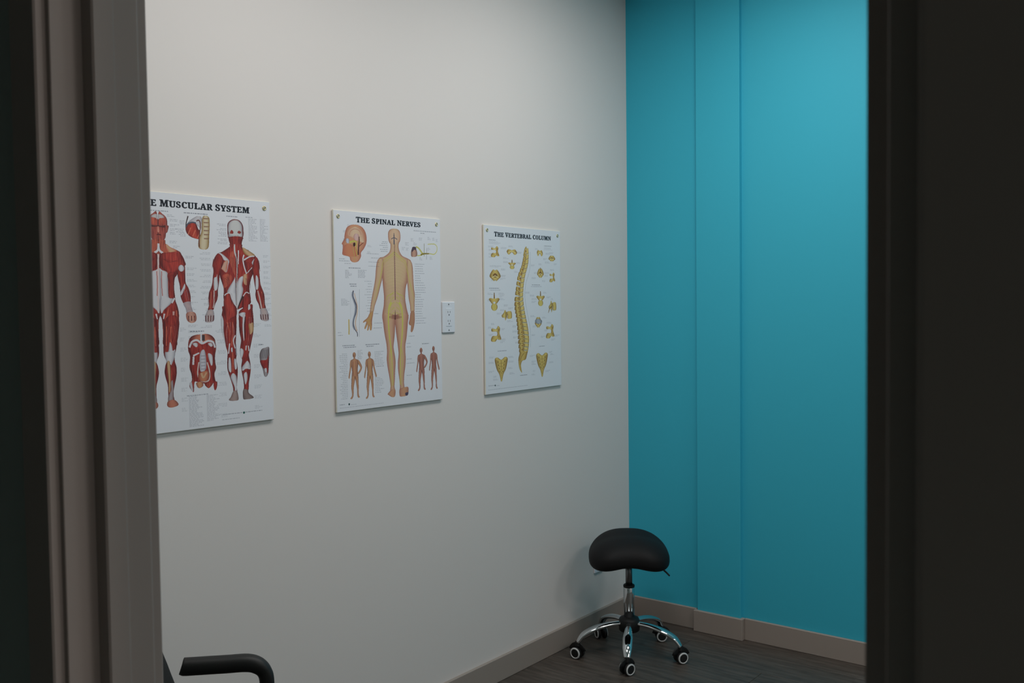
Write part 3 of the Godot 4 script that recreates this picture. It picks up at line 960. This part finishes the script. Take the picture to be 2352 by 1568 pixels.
func stool(at: Vector3) -> void:
	var o := thing("saddle_stool", "black saddle stool on a chrome five-star base with casters in the corner", "stool", at)
	var seat := part(o, "seat", saddle(), M.leather)
	seat.rotation.y = 0.60
	part(o, "seat_bracket", lathe(PackedVector2Array([Vector2(0, 0.425), Vector2(0.05, 0.424), Vector2(0.052, 0.414), Vector2(0.022, 0.408), Vector2(0.020, 0.39), Vector2(0, 0.39)])), M.black)
	part(o, "gas_piston", lathe(PackedVector2Array([Vector2(0, 0.40), Vector2(0.0145, 0.40), Vector2(0.0145, 0.29), Vector2(0, 0.29)]), 32), M.piston)
	part(o, "collar", lathe(PackedVector2Array([Vector2(0, 0.303), Vector2(0.019, 0.303), Vector2(0.0235, 0.300), Vector2(0.0245, 0.296), Vector2(0.0235, 0.290), Vector2(0, 0.290)]), 32), M.black)
	part(o, "cylinder", lathe(PackedVector2Array([Vector2(0, 0.291), Vector2(0.0225, 0.291), Vector2(0.0235, 0.289), Vector2(0.0225, 0.16), Vector2(0, 0.16)]), 32), M.chrome)
	part(o, "hub", lathe(PackedVector2Array([Vector2(0, 0.165), Vector2(0.026, 0.165), Vector2(0.040, 0.158), Vector2(0.044, 0.150), Vector2(0.044, 0.108), Vector2(0.038, 0.102), Vector2(0, 0.102)]), 32), M.black)
	var lever := part(o, "lever", tube(curve([Vector3(0.02, 0.42, 0.0), Vector3(0.10, 0.405, 0.0), Vector3(0.150, 0.360, 0.0), Vector3(0.172, 0.338, 0.0)]), [Vector2(0.004, 0.004), Vector2(0.004, 0.004), Vector2(0.0055, 0.0035)]), M.black)
	lever.rotation.y = 0.62
	# legs and casters; the casters have rolled to different headings
	var heading_of: Array[float] = [0.31, 1.53, 2.2, 0.9, 0.55]
	for k in 5:
		var a := deg_to_rad(61.4 + 72.0 * k)
		var leg := part(o, "leg", tube(curve([Vector3(0.036, 0.137, 0), Vector3(0.09, 0.134, 0), Vector3(0.150, 0.121, 0), Vector3(0.200, 0.098, 0), Vector3(0.226, 0.066, 0)]), [Vector2(0.012, 0.010), Vector2(0.016, 0.010), Vector2(0.0215, 0.0105), Vector2(0.020, 0.010), Vector2(0.0135, 0.009)], Vector3.UP, 28), M.chrome)
		leg.rotation.y = -a
		var at_leg := Vector3(cos(a) * 0.226, 0, sin(a) * 0.226)
		var c := part(o, "caster", tube(curve([Vector3(0, 0.072, 0), Vector3(0, 0.060, 0), Vector3(0, 0.052, 0)]), [Vector2(0.009, 0.009), Vector2(0.011, 0.011), Vector2(0.012, 0.012)], Vector3.RIGHT), M.black, at_leg)
		c.set_meta("label", "twin-wheel caster with pale ringed wheels")
		var turn: float = -heading_of[k]
		var hood: Array[Vector3] = []
		for j in 9:
			var u := PI * (0.06 + 0.88 * j / 8.0)
			hood.append(Vector3(0, 0.026 + 0.027 * sin(u), 0.027 * cos(u)))
		var hd := part(c, "hood", tube(hood, [Vector2(0.015, 0.003)], Vector3.RIGHT, 16, 5.0), M.black)
		hd.rotation.y = turn
		for s: float in [-1.0, 1.0]:
			var wheel := part(c, "wheel", lathe(PackedVector2Array([Vector2(0, -0.007), Vector2(0.022, -0.007), Vector2(0.025, -0.004), Vector2(0.025, 0.005), Vector2(0.0225, 0.008), Vector2(0.017, 0.009), Vector2(0, 0.009)]), 32), M.black)
			var ringp := part(c, "wheel_ring", lathe(PackedVector2Array([Vector2(0.0172, 0.0078), Vector2(0.0176, 0.0100), Vector2(0.0190, 0.0108), Vector2(0.0218, 0.0100), Vector2(0.0240, 0.0072), Vector2(0.0172, 0.0078)]), 32), M.ring)
			for w: MeshInstance3D in [wheel, ringp]:
				w.transform = Transform3D(Basis(Vector3.UP, turn) * Basis(Vector3.BACK, -PI / 2 * s), Vector3(0, 0.0251, 0) + Basis(Vector3.UP, turn) * Vector3(s * 0.014, 0, 0))

# ------------------------------------------------------------------ chair by the door, mostly below the frame
func armchair(at: Vector3, turn: float) -> void:
	# local x points forwards, z to the chair's right hand side
	var o := thing("office_armchair", "black chair with a rounded black armrest in front of the white wall", "chair", at, turn)
	part(o, "seat", tube(curve([Vector3(-0.10, 0.45, 0), Vector3(-0.07, 0.455, 0), Vector3(0.12, 0.45, 0), Vector3(0.32, 0.46, 0), Vector3(0.37, 0.45, 0)]), [Vector2(0.19, 0.012), Vector2(0.23, 0.034), Vector2(0.24, 0.036), Vector2(0.24, 0.034), Vector2(0.22, 0.012)], Vector3.UP, 32, 4.0), M.fabric)
	part(o, "backrest", tube(curve([Vector3(-0.085, 0.50, 0), Vector3(-0.095, 0.53, 0), Vector3(-0.142, 0.66, 0), Vector3(-0.182, 0.79, 0), Vector3(-0.192, 0.82, 0)]), [Vector2(0.17, 0.008), Vector2(0.205, 0.024), Vector2(0.21, 0.026), Vector2(0.20, 0.024), Vector2(0.16, 0.008)], Vector3.RIGHT, 32, 4.0), M.fabric)
	part(o, "back_support", tube(curve([Vector3(0.05, 0.41, 0), Vector3(-0.11, 0.41, 0), Vector3(-0.14, 0.47, 0), Vector3(-0.172, 0.62, 0)]), [Vector2(0.03, 0.008)], Vector3.BACK), M.black)
	for s: float in [-1.0, 1.0]:
		var z := s * 0.27
		var arm: Array[Vector3] = [Vector3(-0.104, 0.6275, z), Vector3(-0.101, 0.6268, z), Vector3(-0.09, 0.6260, z), Vector3(-0.04, 0.6255, z), Vector3(0.0, 0.6250, z), Vector3(0.050, 0.6245, z), Vector3(0.076, 0.616, z), Vector3(0.092, 0.598, z), Vector3(0.097, 0.570, z), Vector3(0.095, 0.50, z), Vector3(0.085, 0.42, z), Vector3(0.04, 0.405, z * 0.9), Vector3(0.0, 0.405, z * 0.5)]
		part(o, "armrest", tube(curve(arm, 6), [Vector2(0.018, 0.0165), Vector2(0.0205, 0.0198), Vector2(0.021, 0.0205), Vector2(0.021, 0.0208), Vector2(0.021, 0.0208), Vector2(0.021, 0.0208), Vector2(0.020, 0.0205), Vector2(0.018, 0.0165), Vector2(0.018, 0.016), Vector2(0.018, 0.014), Vector2(0.018, 0.012), Vector2(0.018, 0.010), Vector2(0.018, 0.008)], Vector3(0, 0, s), 24, 2.6), M.plastic)
		for f: float in [-1.0, 1.0]:
			part(o, "leg", tube([Vector3(0.12 + f * 0.13, 0.42, s * 0.15), Vector3(0.12 + f * 0.17, 0.2, s * 0.19), Vector3(0.12 + f * 0.2, 0.0, s * 0.22)], [Vector2(0.012, 0.012)], Vector3.RIGHT, 16), M.black)

# ------------------------------------------------------------------ the room
func _ready() -> void:
	# camera
	var cam := Camera3D.new()
	cam.name = "camera"
	add_child(cam)
	cam.fov = rad_to_deg(2.0 * atan(784.0 / 2210.88))
	cam.near = 0.02
	cam.position = Vector3(2.379, 1.5028, 3.9562)
	var yaw := 0.6613
	var pit := 0.04
	var rol := -0.0119
	var F := Vector3(-sin(yaw) * cos(pit), -sin(pit), -cos(yaw) * cos(pit))
	var R := Vector3(cos(yaw), 0, -sin(yaw))
	var U := R.cross(F)
	cam.basis = Basis(cos(rol) * R + sin(rol) * U, -sin(rol) * R + cos(rol) * U, -F)
	cam.current = true
	var lens := CameraAttributesPhysical.new()
	lens.frustum_focal_length = 21.0
	lens.exposure_aperture = 6.3
	lens.frustum_focus_distance = 3.1
	cam.attributes = lens
	cam.fov = rad_to_deg(2.0 * atan(784.0 / 2210.88))
	# air and exposure
	var env := Environment.new()
	env.background_mode = Environment.BG_COLOR
	env.background_color = Color(0, 0, 0)
	env.tonemap_mode = Environment.TONE_MAPPER_LINEAR
	env.tonemap_exposure = 1.0
	env.sdfgi_enabled = true
	env.ssao_enabled = true
	env.ssil_enabled = true
	var we := WorldEnvironment.new()
	we.name = "world"
	we.environment = env
	add_child(we)
	# four square ceiling panels in a grid, two near the white wall and two further right
	var ceil_y := 2.95
	var lamp_spots: Array[Vector3] = [Vector3(1.04, ceil_y, 0.97), Vector3(1.04, ceil_y, 2.30), Vector3(3.72, ceil_y, 0.97), Vector3(3.72, ceil_y, 2.30)]
	var lamp_energy := 4.15
	var lamp_color := Color(1.0, 0.99, 0.975)
	for spot in lamp_spots:
		var al := AreaLight3D.new()
		al.name = numbered("panel_light")
		add_child(al)
		al.position = spot + Vector3(0, -0.010, 0)
		al.rotation.x = -PI / 2
		al.area_size = Vector2(0.55, 0.55)
		al.area_normalize_energy = false
		al.light_energy = lamp_energy
		al.light_color = lamp_color
		al.shadow_enabled = true
		al.area_range = 12.0

	# daylight through the frosted window at the far end of the hall
	var dl := AreaLight3D.new()
	dl.name = "hall_window_light"
	add_child(dl)
	dl.position = Vector3(8.15, 1.4, 3.78)
	dl.rotation.y = PI / 2
	dl.area_size = Vector2(0.48, 1.8)
	dl.area_normalize_energy = false
	dl.light_energy = 3.6
	dl.light_color = Color(1.0, 0.97, 0.95)
	dl.shadow_enabled = true
	dl.area_range = 12.0

	# materials
	mat("white", rgb(230, 223, 220), 0.7)
	mat("teal", rgb(53, 184, 211), 0.65)
	mat("ceiling", rgb(206, 205, 202), 0.9)
	mat("trim", rgb(160, 148, 140), 0.5)
	mat("frame", rgb(158, 146, 140), 0.6)
	mat("hall", rgb(160, 168, 163), 0.8)
	mat("board", rgb(232, 228, 214), 0.6)
	mat("brass", rgb(214, 198, 156), 0.35, 0.7)
	mat("steel", rgb(210, 206, 200), 0.3, 1.0)
	mat("plate", rgb(230, 232, 240), 0.35)
	mat("slot", rgb(40, 40, 44), 0.6)
	mat("screw", rgb(110, 112, 118), 0.5, 0.6)
	mat("leather", rgb(25, 24, 25), 0.6).metallic_specular = 0.3
	mat("black", rgb(15, 15, 16), 0.55)
	mat("plastic", rgb(22, 22, 22), 0.55)
	mat("fabric", rgb(18, 18, 18), 0.9)
	mat("ring", rgb(206, 206, 206), 0.5)
	mat("chrome", rgb(215, 218, 220), 0.08, 1.0)
	mat("piston", rgb(120, 120, 122), 0.3, 1.0)
	var day := mat("pane", rgb(230, 230, 228), 0.5)
	day.emission_enabled = true
	day.emission = Color(1.0, 0.97, 0.95)
	day.emission_energy_multiplier = 0.8
	var glow := mat("lens", rgb(240, 240, 236), 0.4)
	glow.emission_enabled = true
	glow.emission = lamp_color
	glow.emission_energy_multiplier = 1.5

	# floor of vinyl planks laid along the teal wall
	var W := 512
	var H := 512
	var img := Image.create(W, H, false, Image.FORMAT_RGB8)
	var n1 := FastNoiseLite.new()
	n1.seed = 5
	n1.frequency = 0.02
	n1.fractal_octaves = 4
	var n2 := FastNoiseLite.new()
	n2.seed = 9
	n2.frequency = 0.06
	n2.fractal_octaves = 3
	for y in H:
		for x in W:
			var g := 0.5 + 0.55 * n1.get_noise_2d(x * 0.35, y * 2.4) + 0.35 * n2.get_noise_2d(x * 0.5, y * 5.0)
			g = clampf(g, 0.0, 1.0)
			img.set_pixel(x, y, rgb(56, 49, 44).lerp(rgb(97, 88, 81), g))
	img.generate_mipmaps()
	var wood := mat("plank", Color.WHITE, 0.45)
	wood.albedo_texture = ImageTexture.create_from_image(img)
	var sub := setting("floor", cbox(Vector3(-0.1, -0.06, -0.1), Vector3(4.9, -0.003, 3.4), 0.0), M.black, "grey brown vinyl plank floor")
	var variants: Array[ArrayMesh] = []
	for k in 6:
		variants.append(plank(1.216, 0.179, 0.18 * k, 0.37 * k))
	# joints staggered by a third of a plank from row to row; the first plank of a row is cut to fit
	var row := 0
	var z := 0.06
	while z < 3.36:
		var first: float = [1.216, 0.405, 0.811][row % 3]
		var i := row * 5
		part(sub, "plank", plank(first, 0.179, 0.23 * row, 0.31 * row), wood, Vector3(first / 2.0, 0, z))
		var x := first + 0.0013 + 0.608
		while x - 0.608 < 4.8:
			part(sub, "plank", variants[i % 6], wood, Vector3(x, 0, z))
			x += 1.2173
			i += 1
		z += 0.18
		row += 1

	# shell of the room
	var door_l := 1.371
	var door_r := 2.2267
	var z_room := 3.3428
	var z_hall := 3.4452
	var door_top := 2.10
	setting("wall_left", cbox(Vector3(-0.1, -0.06, -0.1), Vector3(0, ceil_y, z_room), 0.0), M.white, "white painted wall with three anatomy posters")
	var back := setting("wall_back", cbox(Vector3(0, -0.06, -0.1), Vector3(4.8, ceil_y, 0), 0.0), M.teal, "teal accent wall with a shallow pilaster")
	part(back, "pilaster", cbox(Vector3(0.372, 0.0, -0.01), Vector3(0.5816, ceil_y, 0.0237), 0.0015), M.teal)
	setting("wall_right", cbox(Vector3(4.8, -0.06, -0.1), Vector3(4.9, ceil_y, z_room), 0.0), M.white, "white wall beyond the doorway's right side")
	setting("ceiling", cbox(Vector3(-0.1, ceil_y, -0.1), Vector3(4.9, ceil_y + 0.1, z_room), 0.0), M.ceiling, "white ceiling above the room")
	var front := setting("wall_front", cbox(Vector3(-1.6, -0.06, z_room), Vector3(door_l - 0.02, ceil_y, z_hall), 0.0), M.hall, "wall holding the doorway, seen from the dark hall")
	part(front, "wall_beside_door", cbox(Vector3(door_r + 0.02, -0.06, z_room), Vector3(8.3, ceil_y, z_hall), 0.0), M.hall)
	part(front, "wall_over_door", cbox(Vector3(door_l - 0.02, door_top + 0.02, z_room), Vector3(door_r + 0.02, ceil_y, z_hall), 0.0), M.hall)
	# hall
	setting("floor_hall", cbox(Vector3(-1.7, -0.06, z_hall), Vector3(8.3, 0.0, 4.95), 0.0), M.hall, "dark hall floor outside the doorway")
	setting("ceiling_hall", cbox(Vector3(-1.7, 2.7, z_hall), Vector3(8.3, 2.8, 4.95), 0.0), M.ceiling, "hall ceiling outside the room")
	setting("wall_hall", cbox(Vector3(-1.7, -0.06, 4.85), Vector3(8.3, 2.7, 4.95), 0.0), M.hall, "far wall of the dark hall")
	setting("wall_hall_left", cbox(Vector3(-1.7, -0.06, z_hall), Vector3(-1.6, 2.7, 4.85), 0.0), M.hall, "end wall of the dark hall on the left")
	setting("wall_hall_right", cbox(Vector3(8.2, -0.06, z_hall), Vector3(8.3, 2.7, 4.85), 0.0), M.hall, "end wall of the dark hall on the right")
	# frosted window in the far end of the hall, the only light out there
	var win := setting("window_1", cbox(Vector3(8.18, 0.5, 3.54), Vector3(8.2, 2.3, 4.02), 0.0), M.pane, "frosted bright window at the far end of the hall")
	for q: Array in [[0.46, 0.5, 3.50, 4.06], [2.3, 2.34, 3.50, 4.06], [0.5, 2.3, 3.50, 3.54], [0.5, 2.3, 4.02, 4.06]]:
		part(win, "window_frame", cbox(Vector3(8.16, q[0], q[2]), Vector3(8.2, q[1], q[3]), 0.002), M.frame)

	# baseboards
	var bh := 0.0962
	var bt := 0.014
	setting("baseboard_left", cbox(Vector3(0, 0, 0), Vector3(bt, bh, z_room), 0.002), M.trim, "taupe baseboard along the white wall")
	var bb := setting("baseboard_back", cbox(Vector3(bt, 0, 0), Vector3(0.372, bh, bt), 0.002), M.trim, "taupe baseboard along the teal wall, stepping round the pilaster")
	part(bb, "board", cbox(Vector3(0.372 - bt, 0, 0.004), Vector3(0.5816 + bt, bh, 0.0237 + bt), 0.002), M.trim)
	part(bb, "board", cbox(Vector3(0.5816 + bt, 0, 0), Vector3(4.8, bh, bt), 0.002), M.trim)
	setting("baseboard_right", cbox(Vector3(4.8 - bt, 0, bt), Vector3(4.8, bh, z_room), 0.002), M.trim, "taupe baseboard along the right wall")

	# door frame: jambs with a rebate and stop, casings on the hall side
	var frame := Node3D.new()
	frame.name = "door_1"
	add_child(frame)
	frame.set_meta("kind", "structure")
	frame.set_meta("label", "taupe wooden door frame with stop and casing around the open doorway")
	var sx := 1.3927
	part(frame, "jamb", cbox(Vector3(door_l - 0.02, 0, z_room), Vector3(door_l, door_top, z_hall), 0.0008), M.frame)
	part(frame, "door_stop", column(PackedVector2Array([Vector2(door_l - 0.001, z_room), Vector2(door_l - 0.001, 3.41), Vector2(sx - 0.002, 3.41), Vector2(sx, 3.408), Vector2(sx, 3.3865), Vector2(sx - 0.0025, 3.3835), Vector2(sx - 0.0025, 3.3565), Vector2(sx - 0.005, 3.3535), Vector2(sx - 0.005, 3.3445), Vector2(sx - 0.0065, z_room)]), 0, door_top), M.frame)
	part(frame, "jamb", cbox(Vector3(door_r, 0, z_room), Vector3(door_r + 0.02, door_top, z_hall), 0.0008), M.frame)
	part(frame, "door_stop", column(PackedVector2Array([Vector2(door_r + 0.001, z_room), Vector2(door_r + 0.001, 3.41), Vector2(door_r - 0.0217, 3.41), Vector2(door_r - 0.0217, 3.3445), Vector2(door_r - 0.017, z_room)]), 0, door_top), M.frame)
	part(frame, "head_jamb", cbox(Vector3(door_l - 0.02, door_top, z_room), Vector3(door_r + 0.02, door_top + 0.02, z_hall), 0.0008), M.frame)
	var z_c := 3.4572
	var cl := door_l - 0.0084
	part(frame, "casing", column(PackedVector2Array([Vector2(cl, z_hall), Vector2(cl, z_c - 0.002), Vector2(cl - 0.002, z_c), Vector2(1.309, z_c), Vector2(1.307, z_c - 0.002), Vector2(1.307, z_hall)]), 0, door_top + 0.06), M.frame)
	var cr := 2.2439
	part(frame, "casing", column(PackedVector2Array([Vector2(cr, z_hall), Vector2(cr, z_c - 0.004), Vector2(cr + 0.001, z_c - 0.0015), Vector2(cr + 0.004, z_c), Vector2(cr + 0.054, z_c), Vector2(cr + 0.056, z_c - 0.002), Vector2(cr + 0.056, z_hall)]), 0, door_top + 0.06), M.frame)
	part(frame, "head_casing", cbox(Vector3(cl, door_top + 0.008, z_hall), Vector3(cr, door_top + 0.06, z_c), 0.001), M.frame)
	part(frame, "casing", cbox(Vector3(cl - 0.056, 0, z_room - 0.012), Vector3(cl, door_top + 0.06, z_room), 0.001), M.frame)
	part(frame, "casing", cbox(Vector3(cr, 0, z_room - 0.012), Vector3(cr + 0.056, door_top + 0.06, z_room), 0.001), M.frame)

	# ceiling panels
	for k in 4:
		var tr := thing("ceiling_panel_light", ["square ceiling panel light nearest the corner of the white and teal walls", "square ceiling panel light beside the white wall, nearest the doorway", "square ceiling panel light beside the teal wall on the right", "square ceiling panel light on the right, nearest the doorway wall"][k], "light", lamp_spots[k], 0.0, "ceiling panel lights")
		for q: Array in [[-0.30, 0.30, -0.30, -0.28], [-0.30, 0.30, 0.28, 0.30], [-0.30, -0.28, -0.28, 0.28], [0.28, 0.30, -0.28, 0.28]]:
			part(tr, "rim", cbox(Vector3(q[0], -0.009, q[2]), Vector3(q[1], 0.0, q[3]), 0.001), M.ceiling)
		part(tr, "lens", cbox(Vector3(-0.28, -0.006, -0.28), Vector3(0.28, 0.0, 0.28), 0.0), glow)

	# things on the wall and on the floor
	chart("white anatomy chart of the muscular system with red figures, cut off by the door frame", 2.0955 + 0.5137, 1.8167, 0.5137, 0.66, muscular_print(), 0.0)
	chart("white anatomy chart of the spinal nerves with a tan figure seen from behind", 1.8432, 1.8118, 0.5137, 0.66, nerves_print(), 0.0)
	chart("white anatomy chart of the vertebral column with a long curved yellow spine", 1.0804, 1.8069, 0.5137, 0.66, column_print(), 0.0)
	outlet("white duplex outlet mounted high beside the spinal nerves chart", 1.4527, 1.2855)
	outlet("white outlet low on the wall behind the black stool seat", 0.326, 0.280)
	stool(Vector3(0.274, 0, 0.461))
	armchair(Vector3(0.585, 0, 2.735), 0.834)

func plank(l: float, w: float, u0: float, v0: float) -> ArrayMesh:
	var st := SurfaceTool.new()
	st.begin(Mesh.PRIMITIVE_TRIANGLES)
	st.set_smooth_group(-1)
	var b := 0.0012
	var a: Array[Vector3] = [Vector3(-l / 2 + b, 0, -w / 2 + b), Vector3(l / 2 - b, 0, -w / 2 + b), Vector3(l / 2 - b, 0, w / 2 - b), Vector3(-l / 2 + b, 0, w / 2 - b)]
	var d: Array[Vector3] = [Vector3(-l / 2, -0.0012, -w / 2), Vector3(l / 2, -0.0012, -w / 2), Vector3(l / 2, -0.0012, w / 2), Vector3(-l / 2, -0.0012, w / 2)]
	var e: Array[Vector3] = []
	for p in d:
		e.append(p - Vector3(0, 0.003, 0))
	var put := func(p: Vector3) -> void:
		st.set_uv(Vector2(u0 + p.x / 1.2, v0 + p.z / 0.6))
		st.add_vertex(p)
	for k: int in [0, 1, 2, 0, 2, 3]:
		put.call(a[k])
	for k in 4:
		var q := (k + 1) % 4
		for p: Vector3 in [a[k], d[q], a[q], a[k], d[k], d[q], d[k], e[q], d[q], d[k], e[k], e[q]]:
			put.call(p)
	st.generate_normals()
	return st.commit()
